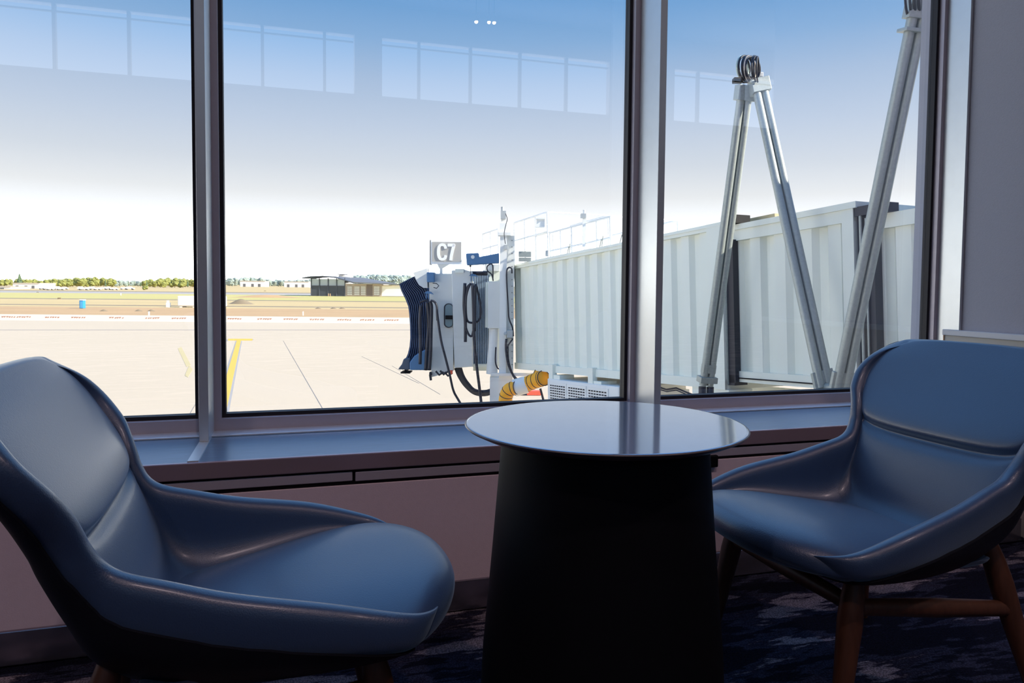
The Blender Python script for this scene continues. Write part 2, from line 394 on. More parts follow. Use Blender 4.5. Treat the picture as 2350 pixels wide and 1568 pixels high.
# inner centre (y,z) | rim (x,y,z) | outer centre (y,z) | boxiness | rim radius
ROWS = [
 (.240, .390,  .196, .268, .418,  .235, .378, 2.2, .004),
 (.240, .392,  .238, .248, .428,  .225, .362, 2.4, .013),
 (.225, .396,  .270, .200, .443,  .180, .342, 2.8, .021),
 (.130, .395,  .277, .085, .478,  .060, .322, 3.6, .027),
 (-.02, .372,  .260, -.060, .508, -.080, .312, 4.0, .028),
 (-.13, .362,  .248, -.150, .534, -.180, .325, 4.0, .027),
 (-.192, .392, .241, -.208, .552, -.262, .370, 3.8, .026),
 (-.214, .460, .240, -.235, .572, -.305, .450, 3.4, .025),
 (-.236, .530, .247, -.250, .600, -.337, .530, 3.0, .025),
 (-.250, .562, .252, -.256, .619, -.350, .570, 3.0, .024),
 (-.270, .582, .259, -.263, .640, -.362, .600, 3.4, .024),
 (-.258, .602, .270, -.272, .662, -.375, .632, 3.0, .024),
 (-.274, .640, .287, -.286, .690, -.389, .668, 2.8, .023),
 (-.318, .707, .301, -.318, .733, -.418, .738, 2.8, .022),
 (-.362, .772, .287, -.348, .770, -.440, .785, 2.8, .020),
 (-.392, .812, .262, -.374, .793, -.446, .815, 2.5, .017),
 (-.408, .833, .214, -.395, .810, -.432, .832, 2.1, .011),
]
NR = len(ROWS)-1
def sect(B, R, p, th, sgn):
    # super-elliptic section from the centre (th=0) to the rim (th=pi/2)
    e = 2/p
    kx = sin(th)**e if th > 0 else 0.
    kh = 1-(cos(th)**e if th < pi/2-1e-6 else 0.)
    return Vector((sgn*R[0]*kx, B[0]+(R[1]-B[0])*kh, B[1]+(R[2]-B[1])*kh))
def loft_loop(inner, rimR, outer, rimL):
    return inner+rimR+outer+rimL
def row_frame(t):
    r = cr(ROWS, t)
    cen = Vector((0, (r[0]+r[5])/2, (r[1]+r[6])/2))
    upd = Vector((0, r[3]-cen.y, r[4]-cen.z)); upd.normalize()
    return r, upd
def chair_body():
    NV, NS = 64, 12; rows = []
    for i in range(NV+1):
        t = i/NV*NR; r, upd = row_frame(t); rad = r[8]; R = Vector((r[2], r[3], r[4])); c = R-upd*rad
        Ri = c-Vector((rad, 0, 0)); Ro = c+Vector((rad*.9, 0, 0))-upd*.012
        inner = [sect((r[0], r[1]), Ri, r[7], abs(k)/NS*pi/2, 1 if k >= 0 else -1) for k in range(-NS, NS+1)]
        arcR = [c+Vector((-rad*cos(a), 0, 0))+upd*rad*sin(a) for a in (pi*.2, pi*.4, pi*.6, pi*.8)]
        outer = [sect((r[5], r[6]), Ro, 2.4, abs(k)/NS*pi/2, 1 if k >= 0 else -1) for k in range(NS, -NS-1, -1)]
        arcL = [Vector((-p.x, p.y, p.z)) for p in reversed(arcR)]
        rows.append(inner+arcR+outer+arcL)
    m = MB(); m.grid(rows, closed=True); n = len(rows[0]); h = 2*NS+1
    for b in (0, NV*n):
        inner = [b+k for k in range(h)]; outer = [b+h+4+(h-1-k) for k in range(h)]; r1 = [b+h+j for j in range(4)]; l1 = [b+2*h+4+j for j in range(4)]
        m.f += [(inner[k], inner[k+1], outer[k+1], outer[k]) for k in range(h-1)]+[tuple([inner[-1]]+r1+[outer[-1]]), tuple([outer[0]]+l1+[inner[0]])]
    return m
def chair_shell():      # dark outer shell hugging the padding, its edge a seam below the rim
    NV, NS = 64, 14; rows = []
    for i in range(NV+1):
        t = 1.7+i/NV*(NR-2.3); r, upd = row_frame(t); rad = r[8]
        c = Vector((r[2], r[3], r[4]))-upd*rad; Ro = c+Vector((rad*.9, 0, 0))-upd*.012; O = (r[5], r[6])
        inw = Vector((0, (r[0]-r[5]), (r[1]-r[6]))).normalized()
        th = pi/2
        while th > .3 and (sect(O, Ro, 2.4, th, 1)-Ro).length < (.030 if t < 5.5 else .030-.019*min(1, (t-5.5)/2)): th -= .01
        out = []; inn = []
        for k in range(-NS, NS+1):
            p = sect(O, Ro, 2.4, abs(k)/NS*th, 1 if k >= 0 else -1)
            w_ = abs(k)/NS; nrm = (-inw*(1-w_)+Vector((math.copysign(1, k), 0, 0))*w_).normalized()
            out.append(p+nrm*.0065); inn.insert(0, p-nrm*.010)
        rows.append(out+inn)
    m = MB(); m.grid(rows, closed=True); n = len(rows[0]); h = 2*NS+1
    for b in (0, NV*n): m.f += [(b+k, b+k+1, b+n-2-k, b+n-1-k) for k in range(h-1)]
    return m
def seat_pad():         # plump seat, bull-nosed at the front, tucked between the arms
    NS = 14
    prof = [(.235, .362, .80), (.285, .368, .90), (.318, .383, .965), (.334, .405, .995), (.334, .427, 1.), (.318, .445, 1.), (.285, .4545, 1.), (.235, .456, 1.), (.17, .451, 1.),
            (.09, .440, 1.), (.0, .424, 1.), (-.08, .408, 1.), (-.15, .394, 1.), (-.195, .380, 1.), (-.205, .355, .98), (-.10, .345, .9), (.10, .350, .8)]
    rows = []
    for (y, z, g) in prof:
        row = []
        fy = max(0, min(1, (y-.05)/.28))
        W = (.286-.040*max(0, min(1, (.22-y)/.2)))*g
        for k in range(-NS, NS+1):
            a = k/NS; aa = abs(a)
            yy = y-.118*fy**1.5*aa**2.3
            zz = z-.030*(aa**3)*(1 if z > .385 else -.2)+(-.010*fy*aa**2)
            q = max(0, min(1, (y-.08)/.12)); sq = 1-q+q*sqrt(max(0, 1-(aa*.985)**7))
            cy = min(yy, .235-.06*aa**2); yy = cy+(yy-cy)*sq; zz = .402+(zz-.402)*sq
            row.append(Vector((a*W, yy, zz)))
        rows.append(row)
    m = MB(); n = 2*NS+1; m.grid(rows+[rows[0]])
    L = len(prof)
    for k in (0, n-1): m.f.append(tuple(i*n+k for i in range(L)))
    return m
def leg_mesh(a, b, ra, rb):
    m = MB(); a = Vector(a); b = Vector(b); N = 8
    m.tube([a+(b-a)*i/N for i in range(N+1)], [(.6*ra if i == 0 else .85*ra if i == 1 else ra+(rb-ra)*(i-1)/(N-1)) for i in range(N+1)], 16); return m
def make_chair(label):
    t = thing('lounge_chair', label, 'chair', (0, 0, 0), 0)
    chair_body().build('upholstery', leather, t, smooth=True, subsurf=1)
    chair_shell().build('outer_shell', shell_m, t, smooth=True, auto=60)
    seat_pad().build('seat', leather, t, smooth=True, subsurf=2)
    LT = {}
    for sx in (-1, 1):
        for nm, top, bot in (('f', (.205*sx, .150, .365), (.235*sx, .215, 0)), ('b', (.188*sx, -.238, .40), (.268*sx, -.330, 0))):
            leg_mesh(top, bot, .028, .014).build('leg', walnut, t, smooth=True, auto=50)
            LT[(sx, nm)] = (Vector(top), Vector(bot))
    def on(k, z):
        a, b = LT[k]; return a+(b-a)*((a.z-z)/(a.z-b.z))
    m = lambda a, b: MB().tube([a, (a+b)/2, b], [.017, .021, .017], 12).build('stretcher', walnut, t, smooth=True, auto=50)
    m(on((-1, 'f'), .305), on((1, 'f'), .305))
    for sx in (-1, 1): m(on((sx, 'f'), .300), on((sx, 'b'), .245))
    return t
def face(fx, fy): return math.atan2(-fx, fy)
c1 = make_chair('blue grey leather lounge chair with wooden legs, left of the round table')
c2 = copy_tree(c1)
c1.location = (-.044, -1.132, 0); c1.rotation_euler.z = face(.9986, .054)
c2.location = (1.276, -1.092, 0); c2.rotation_euler.z = face(-1, -.013)
c2['label'] = 'blue grey leather lounge chair with wooden legs, right of the round table'
c1['group'] = c2['group'] = 'lounge chairs beside the table'

#OUTSIDE
# ================================================================== OUTSIDE: THE GROUND
HD = -CAMP.z + GZ
def d_at(dpx):      # depth of the ground seen dpx below the horizon at picture column 450
    p = atz(450, 650+dpx, GZ); return (p-CAMP).dot(FWD)
def strip(name, d0, d1, m, lab, x0=-1400, x1=1400, z=0., kind='structure'):
    o = Vector((CAMP.x, CAMP.y, GZ+z))
    P = [o+FWD*d0+RGT*x0, o+FWD*d0+RGT*x1, o+FWD*d1+RGT*x1, o+FWD*d1+RGT*x0]
    a = MB().hexa([p-Vector((0, 0, .3)) for p in P]+P).build(name, m); a['kind'] = kind; a['label'] = lab; return a
dA, dW = d_at(75), d_at(89)
MB().box((-160, .5, GZ-.5), (120, 19, GZ-.02)).build('apron_near', tarmac)['kind'] = 'structure'
strip('apron', 9, dW, tarmac, 'pale concrete apron', -200, 200, 0)
strip('apron_edge', dW, dA, tarmac2, 'whitish concrete band along the apron edge', -400, 400)
bands = [('dirt_strip', 75, 57, dirt_m, 'bare brown dirt beyond the apron'), ('verge', 57, 53.5, grass1, 'dry grass verge'), ('service_road', 53.5, 51.5, darkline, 'thin dark verge line'),
 ('dry_field', 51.5, 39.5, grass1, 'flat dry field'), ('ditch', 39.5, 37.8, darkline, 'thin dark ditch line'), ('grass_field', 37.8, 25.5, grass2, 'green gold grass field'),
 ('taxiway', 25.5, 21.5, runway_m, 'pale grey taxiway'), ('far_verge', 21.5, 20, darkline, 'thin dark verge line further out'), ('far_field', 20, 5.2, grass1, 'far dry field'), ('horizon_field', 5.2, 1.2, grass1, 'fields at the horizon')]
for nm, a, b, m, lab in bands: strip(nm, d_at(a), d_at(b), m, lab, -2600 if b < 10 else -900, 2600 if b < 10 else 900)
def quad(pxs, z=.012):
    P = [atz(x, y, GZ+z) for x, y in pxs]
    return [p-Vector((0, 0, .03)) for p in P]+P
tl = thing('lead_in_line', 'yellow painted T line with grey borders on the concrete apron', 'ground marking', atz(548, 779, GZ))
m = MB(); m.hexa(quad([(522, 781.5), (579, 781.5), (580, 777.5), (524, 777.5)], .02)); m.hexa(quad([(497, 939), (520, 939), (553, 781.4), (543.5, 781.4)], .02))
m.hexa(quad([(440, 1128), (480, 1128), (520, 939), (497, 939)], .02)); m.build('yellow_stripe', yellow_l, tl)
m = MB(); m.hexa(quad([(490, 939), (497.3, 939), (543.6, 783), (541, 783)])); m.hexa(quad([(519.7, 939), (527, 939), (555.5, 783), (552.8, 783)]))
m.hexa(quad([(428, 1128), (441, 1128), (497.3, 939), (490, 939)])); m.hexa(quad([(479, 1128), (492, 1128), (527, 939), (519.7, 939)])); m.hexa(quad([(519, 783), (523, 783), (525, 779), (520, 779)])); m.hexa(quad([(578, 781), (581.5, 781), (581.5, 778), (579, 778)]))
m.build('grey_border', grey_l, tl)
jn = [((650, 782), (742, 940), .7), ((830, 818), (962, 880), .5), ((458, 912), (434, 953), .8), ((900, 840), (1010, 905), .45)]
for (a, b, w) in jn:
    MB().hexa(quad([(a[0]-w*.5, a[1]), (b[0]-w, b[1]), (b[0]+w, b[1]), (a[0]+w*.5, a[1])], .01)).build('apron_joint', joint_m)['kind'] = 'structure'
MB().hexa(quad([(-60, 757.6), (945, 757.6), (945, 756.8), (-60, 756.8)], .01)).build('apron_joint', joint_m)['kind'] = 'structure'
m = MB(); m.hexa(quad([(424, 862), (431, 866), (442, 848), (434, 838)], .01)); m.hexa(quad([(428, 842), (438, 838), (416, 796), (408, 800)], .008))
tag(m.build('worn_marking', mat('worn_yellow_paint', (.58, .46, .24), .9, noise=.1)), 'faded remains of a yellow marking on the apron behind the left chair', 'ground marking')
strip('edge_line', dW+.3, dW+1.1, whiteline, 'white painted line', -300, 300, .02)
for i, x0 in enumerate([3, 38, 103, 164, 251, 333, 394, 522, 591, 651, 711, 774, 826, 882]):
    m = MB(); rr = random.Random(i)
    for k in range(6):
        a = x0+k*5.6+rr.uniform(-.6, .6); y = 731+.0087*(a-450)+rr.uniform(-.4, .4)
        m.hexa(quad([(a, y+1.6), (a+3.2, y+1.2), (a+4.8, y-1.3), (a+1.6, y-1.2)], .02))
        if rr.random() < .6: m.hexa(quad([(a-.5, y-.4), (a+5, y-.6), (a+5, y-1.5), (a-.5, y-1.2)], .021))
    tag(m.build('edge_marking', redpaint), 'small red brown scribbled marking painted on the pale apron edge', 'ground marking', 'red brown markings along the apron edge')

# ------------------------------------------------------------------ far things
def fb(m, px0, px1, pyt, pyb, d, th):   # upright box facing the terminal at depth d
    o = dep(px0, pyb, d); k = d/FPX
    return m.fbox(o, RGT, FWD, UP, (0, (px1-px0)*k), (0, th), (0, (pyb-pyt)*k))
def gd(px, py): return (atz(px, py, GZ)-CAMP).dot(FWD)
D0 = gd(830, 680.5)
st = thing('airfield_building', 'low dark glazed building with a curved grey roof out on the airfield', 'building', atz(830, 680.5, GZ))
m = MB(); fb(m, 713, 792, 656, 680, D0, 18); m.build('glazed_hall', bld_dark, st)
m = MB(); fb(m, 713.5, 791.5, 640, 656, D0+.3, 17); m.build('upper_glazing', bld_glass, st)
m = MB()
for x in (713, 732, 752, 771.5, 790.5): fb(m, x, x+1.6, 638, 680, D0-.25, .5)
fb(m, 713, 792, 655.2, 656.8, D0-.25, .5); m.build('hall_mullions', bld_roof, st)
def arc(px, top): return dep(px, top, D0-1.5)
rp = [(693, 637), (712, 634), (740, 633), (768, 636), (790, 642), (812, 648.5)]
m = MB()
for (a, ya), (b, yb) in zip(rp, rp[1:]):
    P = [dep(a, ya+2.2, D0-2), dep(b, yb+2.2, D0-2), dep(b, yb+2.2, D0-2)+FWD*22, dep(a, ya+2.2, D0-2)+FWD*22]
    m.hexa(P+[p+UP*.45 for p in P])
m.build('curved_roof', bld_roof, st)
m = MB(); k = D0/FPX
P = [dep(776, 640, D0+1), dep(812, 650, D0-2), dep(912, 653, D0-2), dep(880, 646.5, D0+16)]
P = [dep(770, 637.5, D0+4), dep(810, 650, D0-2), dep(912, 654, D0-2), dep(835, 640, D0+16)]
m.hexa(P+[p+UP*.5 for p in P]); m.build('ribbed_roof', bld_metal, st)
m = MB(); fb(m, 792, 876, 651.5, 680, D0, 16); m.build('block_wall', bld_tan, st)
for x0, x1 in ((797, 808), (813, 825), (828, 839), (858, 871)):
    m = MB(); fb(m, x0, x1, 657, 678, D0-.12, .2); d_ = m.build('gridded_door', bld_white, st)
    m = MB()
    for q in range(5): fb(m, x0+(x1-x0)*q/4-.25, x0+(x1-x0)*q/4+.25, 657, 678, D0-.2, .1)
    for q in range(6): fb(m, x0, x1, 657+4.2*q-.25, 657+4.2*q+.25, D0-.2, .1)
    m.build('door_grid', darkline, d_)
m = MB(); fb(m, 841, 855, 653, 680, D0-.1, .3); m.build('recess_panel', mat('brown_panel', (.22, .17, .15), .8), st)
m = MB(); fb(m, 876, 960, 656, 680, D0+.5, 14); m.build('white_annex', bld_white, st)
m = MB(); fb(m, 874, 960, 654.5, 656.5, D0, 15); m.build('annex_roof', bld_tan, st)
m = MB(); fb(m, 777, 804, 631, 642, D0+8, 6); m.build('roof_unit', bld_white, st)
m = MB(); fb(m, 774.5, 790, 629, 630.6, D0+7, 7); m.build('unit_cap', bld_roof, st)
for i, x in enumerate((753, 757)):
    m = MB(); fb(m, x, x+1.2, 674, 681, D0-3, .3); m.build('bollard', mat('tan_bollard', (.7, .45, .25), .8) if i == 0 else MATS['tan_bollard'], st)
# storage sheds
for (a, b, t_, bt, d, lab) in [(551, 608, 644.5, 657.5, 1180, 'long white shed left of the curved roof building'), (652, 708, 646, 657.5, 1150, 'white shed just beside the curved roof building'),
                               (29, 90, 649, 664.5, 560, 'low white warehouse among the trees at far left'), (-60, 24, 657, 665, 500, 'pale low shed at the left edge of the airfield')]:
    k = d/FPX; base = (dep((a+b)/2, 660, d)); base.z = GZ
    s_ = thing('storage_shed', lab, 'building', base)
    o = dep(a, t_, d); W = (b-a)*k; H = o.z-GZ
    MB().fbox(Vector((o.x, o.y, GZ)), RGT, FWD, UP, (0, W), (0, 20), (0, H*.93)).build('wall', bld_white, s_)
    MB().fbox(Vector((o.x, o.y, GZ)), RGT, FWD, UP, (-.5, W+.5), (-.5, 20.5), (H*.93, H)).build('roof', bld_tan, s_)
    for q in (.12, .45, .72): MB().fbox(Vector((o.x, o.y, GZ)), RGT, FWD, UP, (W*q, W*(q+.1)), (-.15, .1), (0, H*.5)).build('shed_door', bld_metal, s_)
# white tank trailer
dT = gd(450, 706)
t_ = thing('tank_trailer', 'white box trailer standing on the dirt, half behind the left mullion', 'trailer', atz(458, 706, GZ))
m = MB(); fb(m, 407, 511, 679.5, 703, dT, 2.6); m.build('body', bld_white, t_, bevel=.2)
m = MB(); fb(m, 410, 508, 702.8, 703.4, dT+.1, 2.4); m.build('chassis', grey_l, t_)
for x in (412, 442, 470, 498):
    m = MB(); fb(m, x, x+6, 703, 706.6, dT+.1, 2.2); m.build('support_leg', bld_white, t_)
m = MB(); fb(m, 380.5, 387, 695, 706, dT, 1); fb(m, 382, 386, 690, 695, dT+.2, .5); tag(m.build('pump_unit', bld_white, bevel=.05), 'small white pump unit left of the white trailer', 'machine')
dQ = gd(188, 708.5)
t_ = thing('portable_toilet', 'bright blue portable toilet standing alone on the dirt', 'portable toilet', atz(188, 708.5, GZ))
m = MB(); fb(m, 182, 190.5, 690, 708, dQ, .95); m.build('cabin', toilet_m, t_, bevel=.06)
m = MB(); fb(m, 181.6, 191, 687.5, 690.2, dQ-.05, 1.05); m.build('roof', bld_white, t_, bevel=.1)
m = MB(); fb(m, 183.5, 189, 692, 707.5, dQ-.05, .05); m.build('door', mat('pale_blue_plastic', (.10, .42, .72), .5), t_)
# berm and rubble
def mound(px, py, w, h, dd, m_, name, lab, cat):
    c = atz(px, py, GZ); mb = MB(); rows = []
    for i in range(7):
        f = i/6; row = []
        for k in range(13):
            g = k/12; z = sin(pi*g)**1.5*sin(pi*f)**.8*h
            row.append(c+RGT*((g-.5)*w)+FWD*((f-.5)*dd)+UP*(z-.02))
        rows.append(row)
    mb.grid(rows); return tag(mb.build(name, m_, smooth=True), lab, cat)
mound(553, 698, 6.5, 1.35, 3.5, darkline, 'earth_mound', 'small dark earth mound in the field right of the white trailer', 'mound')
mound(612, 683, 28, 1.1, 10, dirt_m, 'earth_bank', 'long low earth bank in front of the curved roof building', 'mound')
for i, (x, y, lab) in enumerate([(341, 724.5, 'white marker post at the dirt edge behind the left chair'), (695, 724.5, 'white marker post at the dirt edge below the airfield building')]):
    dd = gd(x, y); m = MB(); fb(m, x-1, x+1.2, y-9.5, y, dd, .2); tag(m.build('marker_post', white_w), lab, 'post')
for i, (x, y, w, h, lab) in enumerate([(135.5, 687, 7, 3.6, 'dark low airfield sign left of the blue toilet'), (86, 671.5, 4, 1.6, 'dark low airfield sign at far left'), (608, 669, 4, 1.6, 'tiny dark airfield sign before the white shed'), (277, 678, 1.5, 5, 'slim pale airfield post in the grass')]):
    dd = gd(x, y); m = MB(); fb(m, x-w/2, x+w/2, y-h, y-.8, dd, .3); fb(m, x-w/2, x-w/2+.5, y-.9, y, dd, .3); fb(m, x+w/2-.5, x+w/2, y-.9, y, dd, .3)
    tag(m.build('airfield_sign', darkline if i != 3 else bld_white), lab, 'sign')
for i, x in enumerate([238, 318, 347, 730, 765, 785]):
    dd = gd(x, 714); mound(x, 714.5 if x < 400 else 709, 1.6, .35, .8, darkline, 'rubble_heap', 'small dark heap of rubble on the bare dirt', 'rubble')['group'] = 'heaps of rubble on the dirt'
# parked vehicles
vehicle = None
for i, x in enumerate([96, 104, 113, 121, 129, 137, 147, 184, 190, 202, 210, 222, 236, 246, 262, 282, 296]):
    d = gd(x, 664.5+(i % 3)*.6); c = dep(x, 664, d); c.z = GZ
    if vehicle is None:
        v = thing('parked_vehicle', 'small pale vehicle parked in the far row before the trees', 'vehicle', c, -YAW, 'vehicles parked in the far row')
        o = c.copy(); m = MB(); m.prism([o+RGT*a+UP*b for a, b in ((-2.3, .4), (2.3, .4), (2.35, 1.0), (1.3, 1.1), (.8, 1.7), (-1.3, 1.7), (-1.8, 1.15), (-2.35, 1.0))], FWD*1.8); m.build('body', bld_white, v)
        for q in (-1.5, 1.5): MB().tube([o+RGT*q+UP*.35-FWD*.05, o+RGT*q+UP*.35+FWD*1.85], .35, 10).build('wheels', black_m, v)
        vehicle = v
    else:
        v = copy_tree(vehicle); v.location = c; v.scale = (1+.5*(i % 4 == 0), 1, 1+.35*(i % 3 == 1))
# trees
def tree_proto(kind):
    m = MB(); t = thing('tree', 'x', 'tree', (0, 0, 0))
    rnd = random.Random(kind)
    if kind == 1:    # conifer
        for q in range(6): m.blob((0, 0, 3+q*1.7), 2.6-q*.38, 2.6-q*.38, 1.8, q+3, 12, 6, .3)
    else:
        for q in range(12):
            a = rnd.random()*6.28; r = rnd.random()*3.2
            m.blob((cos(a)*r, sin(a)*r, 2.2+rnd.random()*5.0), 2.3+rnd.random(), 2.3+rnd.random(), 2.0+rnd.random()*.9, q+kind*20, 11, 7, .35)
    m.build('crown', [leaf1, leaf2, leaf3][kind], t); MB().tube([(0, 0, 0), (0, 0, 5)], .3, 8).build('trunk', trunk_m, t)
    return t
protos = [tree_proto(0), tree_proto(1), tree_proto(2)]
fresh = [True]*3
placed = []
def plant(px, top, d, kind, sx=1.):
    for _ in range(12):
        q = dep(px, 650, d); r_ = (dep(px, top, d).z-GZ)/9.2*sx*5.2
        if all((q.xy-a.xy).length > .72*(r_+b) for a, b in placed): break
        d *= 1.035
    placed.append((dep(px, 650, d), r_))
    o = protos[kind] if fresh[kind] else copy_tree(protos[kind]); fresh[kind] = False
    c = dep(px, 650, d); z = dep(px, top, d).z; c.z = GZ; H = z-GZ
    s_ = H/(9.2 if kind != 1 else 13); o.location = c; o.scale = (s_*sx, s_*sx, s_); o.rotation_euler.z = random.random()*6
    return o
rnd = random.Random(11)
def row(x0, x1, n, tops, d, kinds, lab, grp, sx=1.3):
    for i in range(n):
        x = x0+(x1-x0)*(i+rnd.uniform(-.3, .3))/n; f = (x-x0)/(x1-x0)*(len(tops)-1); j = min(int(max(f, 0)), len(tops)-2); f = min(max(f-j, 0), 1)
        tp = tops[j]*(1-f)+tops[j+1]*f+rnd.uniform(-1.8, 2.2)
        k = kinds[i % len(kinds)]; o = plant(x, tp, d*(.88+.30*((i*.618+.43) % 1)), k, sx*.62*rnd.uniform(.9, 1.2)*(.6 if k == 1 else 1))
        o['label'] = lab; o['group'] = grp
row(-40, 30, 10, [642, 641], 820, [0], 'bushy olive tree in the line at the far left edge', 'trees at far left')
row(52, 175, 19, [641, 643, 641, 640], 800, [0, 0, 0], 'rounded olive tree in the line beyond the left pane', 'trees beyond the left pane', 1.5)
row(176, 262, 14, [639, 637, 637, 641], 830, [0, 0, 1], 'taller leafy tree at the middle of the left pane', 'taller trees mid left pane', 1.4)
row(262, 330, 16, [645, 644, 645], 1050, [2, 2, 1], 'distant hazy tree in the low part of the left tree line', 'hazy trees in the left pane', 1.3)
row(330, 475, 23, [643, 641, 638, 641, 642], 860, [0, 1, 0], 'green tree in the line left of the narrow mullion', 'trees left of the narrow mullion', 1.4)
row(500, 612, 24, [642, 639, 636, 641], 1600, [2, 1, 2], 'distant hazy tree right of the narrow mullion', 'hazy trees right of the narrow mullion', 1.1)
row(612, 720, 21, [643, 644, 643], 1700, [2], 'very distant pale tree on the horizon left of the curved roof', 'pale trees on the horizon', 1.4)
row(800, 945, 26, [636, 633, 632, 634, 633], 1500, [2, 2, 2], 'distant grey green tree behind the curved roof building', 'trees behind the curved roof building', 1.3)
o = plant(45, 629, 780, 1, 1.1); o['label'] = 'single pointed conifer rising above the far left tree line'
o = plant(45, 640, 775, 0, 1.6); o['label'] = 'broad olive bush at the foot of the pointed conifer'
o = plant(333, 655, 520, 0, 1.0); o['label'] = 'lone dark bush in front of the left tree line'

# ================================================================== JET BRIDGE
P1 = dep(1188, 835, 19.6)
U = -ray(400, 768); U.normalize()
V = Vector((-U.y, U.x, 0)).normalized()
W = V.cross(U); W = W if W.z > 0 else -W
def B(s, off, h): return P1+U*s+V*off+W*h
def onp(px, py, off):
    r = ray(px, py); t = ((P1+V*off-CAMP).dot(V))/r.dot(V); return CAMP+r*t
def shof(px, py, off):
    q = onp(px, py, off)-P1-V*off; return q.dot(U), q.dot(W)
jb = thing('jet_bridge', 'long white corrugated passenger boarding bridge outside the right windows', 'jet bridge', Vector((P1.x, P1.y, GZ)))
def tunnel(s0, s1, off, hb, ht, width, phase):
    prof = []; s = s0; per = .5225
    pts = [(s0, 0)]
    k = math.floor((s0-phase)/per)
    while True:
        b = phase+k*per; k += 1
        if b > s1: break
        for ds, o in ((-.10, 0), (-.02, .075), (.13, .075), (.20, 0)):
            if s0+.03 < b+ds < s1-.03: pts.append((b+ds, o))
    pts.append((s1, 0))
    if pts[1][1] > 0: pts.insert(1, (pts[1][0]-.01, 0))
    poly = [B(a, off+o, hb) for a, o in pts]+[B(s1, off+.14, hb), B(s0, off+.14, hb)]
    body = MB().prism(poly, W*(ht-hb)).build('tunnel_wall', white_p, jb)
    fr = lambda m, a, b, o0, o1, h0, h1: m.fbox(P1, U, V, W, (a, b), (o0, o1), (h0, h1))
    m = MB(); fr(m, s0, s1, off+.14, off+width, hb, ht); m.build('tunnel_core', white_p, body)
    return body
fr = lambda m, a, b, o0, o1, h0, h1: m.fbox(P1, U, V, W, (a, b), (o0, o1), (h0, h1))
# section 1
b1 = tunnel(-.12, 8.24, 0, .03, 2.60, 2.7, .62)
m = MB(); fr(m, -.12, 8.24, -.04, 2.74, 2.60, 2.72); fr(m, -.12, 8.24, -.055, -.03, 2.66, 2.70); m.build('roof_beam', white_p, b1)
m = MB(); fr(m, -.12, 8.24, -.04, 2.74, -.14, .03); m.build('floor_beam', white_p, b1)
m = MB(); fr(m, 7.85, 8.24, -.05, 0, -.14, 2.72); m.build('end_frame', white_p, b1)
# section 2
b2 = tunnel(8.0, 10.74, .14, .18, 2.38, 2.4, 8.50)
m = MB(); fr(m, 8.26, 10.74, .10, 2.6, 2.38, 2.56); m.build('roof_beam', white_p, b2)
m = MB(); fr(m, 8.27, 10.80, .07, 2.6, 2.56, 2.65); m.build('roof_cap', white_p, b2)
m = MB(); fr(m, 8.3, 10.74, .10, 2.6, .00, .18); m.build('floor_beam', white_p, b2)
m = MB(); fr(m, 8.4, 10.3, .085, .10, .055, .075); m.build('floor_groove', black_m, b2)
m = MB(); fr(m, 10.55, 10.74, .09, .14, .0, 2.56); m.build('end_frame', white_p, b2)
# section 3
b3 = tunnel(10.7, 15.2, .30, .10, 2.24, 2.2, 11.03)
m = MB(); fr(m, 10.98, 15.2, .25, 2.5, 2.24, 2.44); m.build('roof_beam', white_p, b3)
m = MB(); fr(m, 10.98, 15.2, .25, 2.5, -.08, .10); m.build('floor_beam', white_p, b3)
# gaps
m = MB(); fr(m, 8.22, 8.42, .02, .14, -.02, 2.40); fr(m, 8.24, 8.40, .02, .3, -.06, .12); m.build('weather_seal', rubber, jb)
m = MB(); fr(m, 8.24, 8.27, .0, .03, -.05, 2.5); m.build('seal_rod', galv, jb)
m = MB(); fr(m, 8.20, 8.55, -.02, .3, 2.66, 2.80); m.build('roller_bracket', black_m, jb)
m = MB(); fr(m, 8.24, 8.9, .5, 2.4, 2.70, 2.79); m.build('roof_plate', mat('tan_plate', (.45, .36, .20), .7), jb)
m = MB(); fr(m, 10.70, 11.0, .17, .32, .0, 2.5); fr(m, 10.76, 11.25, .10, .35, 2.44, 2.57); m.build('weather_seal', rubber, jb)
m = MB(); m.tube([B(10.83, .12, -.1), B(10.83, .12, 2.55)], .02, 8); m.tube([B(10.90, .14, -.1), B(10.90, .14, 2.4)], .015, 8); m.build('seal_rod', galv, jb)
# undercarriage details
m = MB(); fr(m, 7.35, 8.3, -.02, .5, -.40, -.14); fr(m, 7.9, 8.6, .0, .3, -.52, -.30); m.build('underframe_bracket', white_p, jb)
m = MB(); fr(m, 8.2, 10.6, .5, .62, -.32, -.20); fr(m, 5.5, 8.4, 1.4, 1.5, -.30, -.2); m.build('underframe_rail', white_p, jb)
ca = MB(); fr(ca, 9.3, 9.9, .42, .7, -.36, -.30); cc = ca.build('cable_carrier', grey_l, jb)
for i in range(6):
    s = 9.38+i*.09; MB().tube([B(s, .45, -.34), B(s+.02, .45, -.46), B(s+.06, .45, -.60)], .022, 6).build('carrier_cable', rubber, cc)
m = MB(); m.tube([B(8.5, .5, -.35), B(8.8, .5, -.48), B(9.1, .5, -.50), B(9.4, .5, -.36)], .035, 8); m.build('underside_cable', rubber, jb)
m = MB(); pts = [B(6.2, .05, -.22), B(6.5, .05, -.26), B(6.8, .05, -.21), B(7.1, .05, -.27), B(7.5, .05, -.34), B(7.9, .0, -.42)]; m.tube(pts, .018, 6); m.tube([p-W*.04 for p in pts], .012, 6); m.build('underside_cable', rubber, jb)
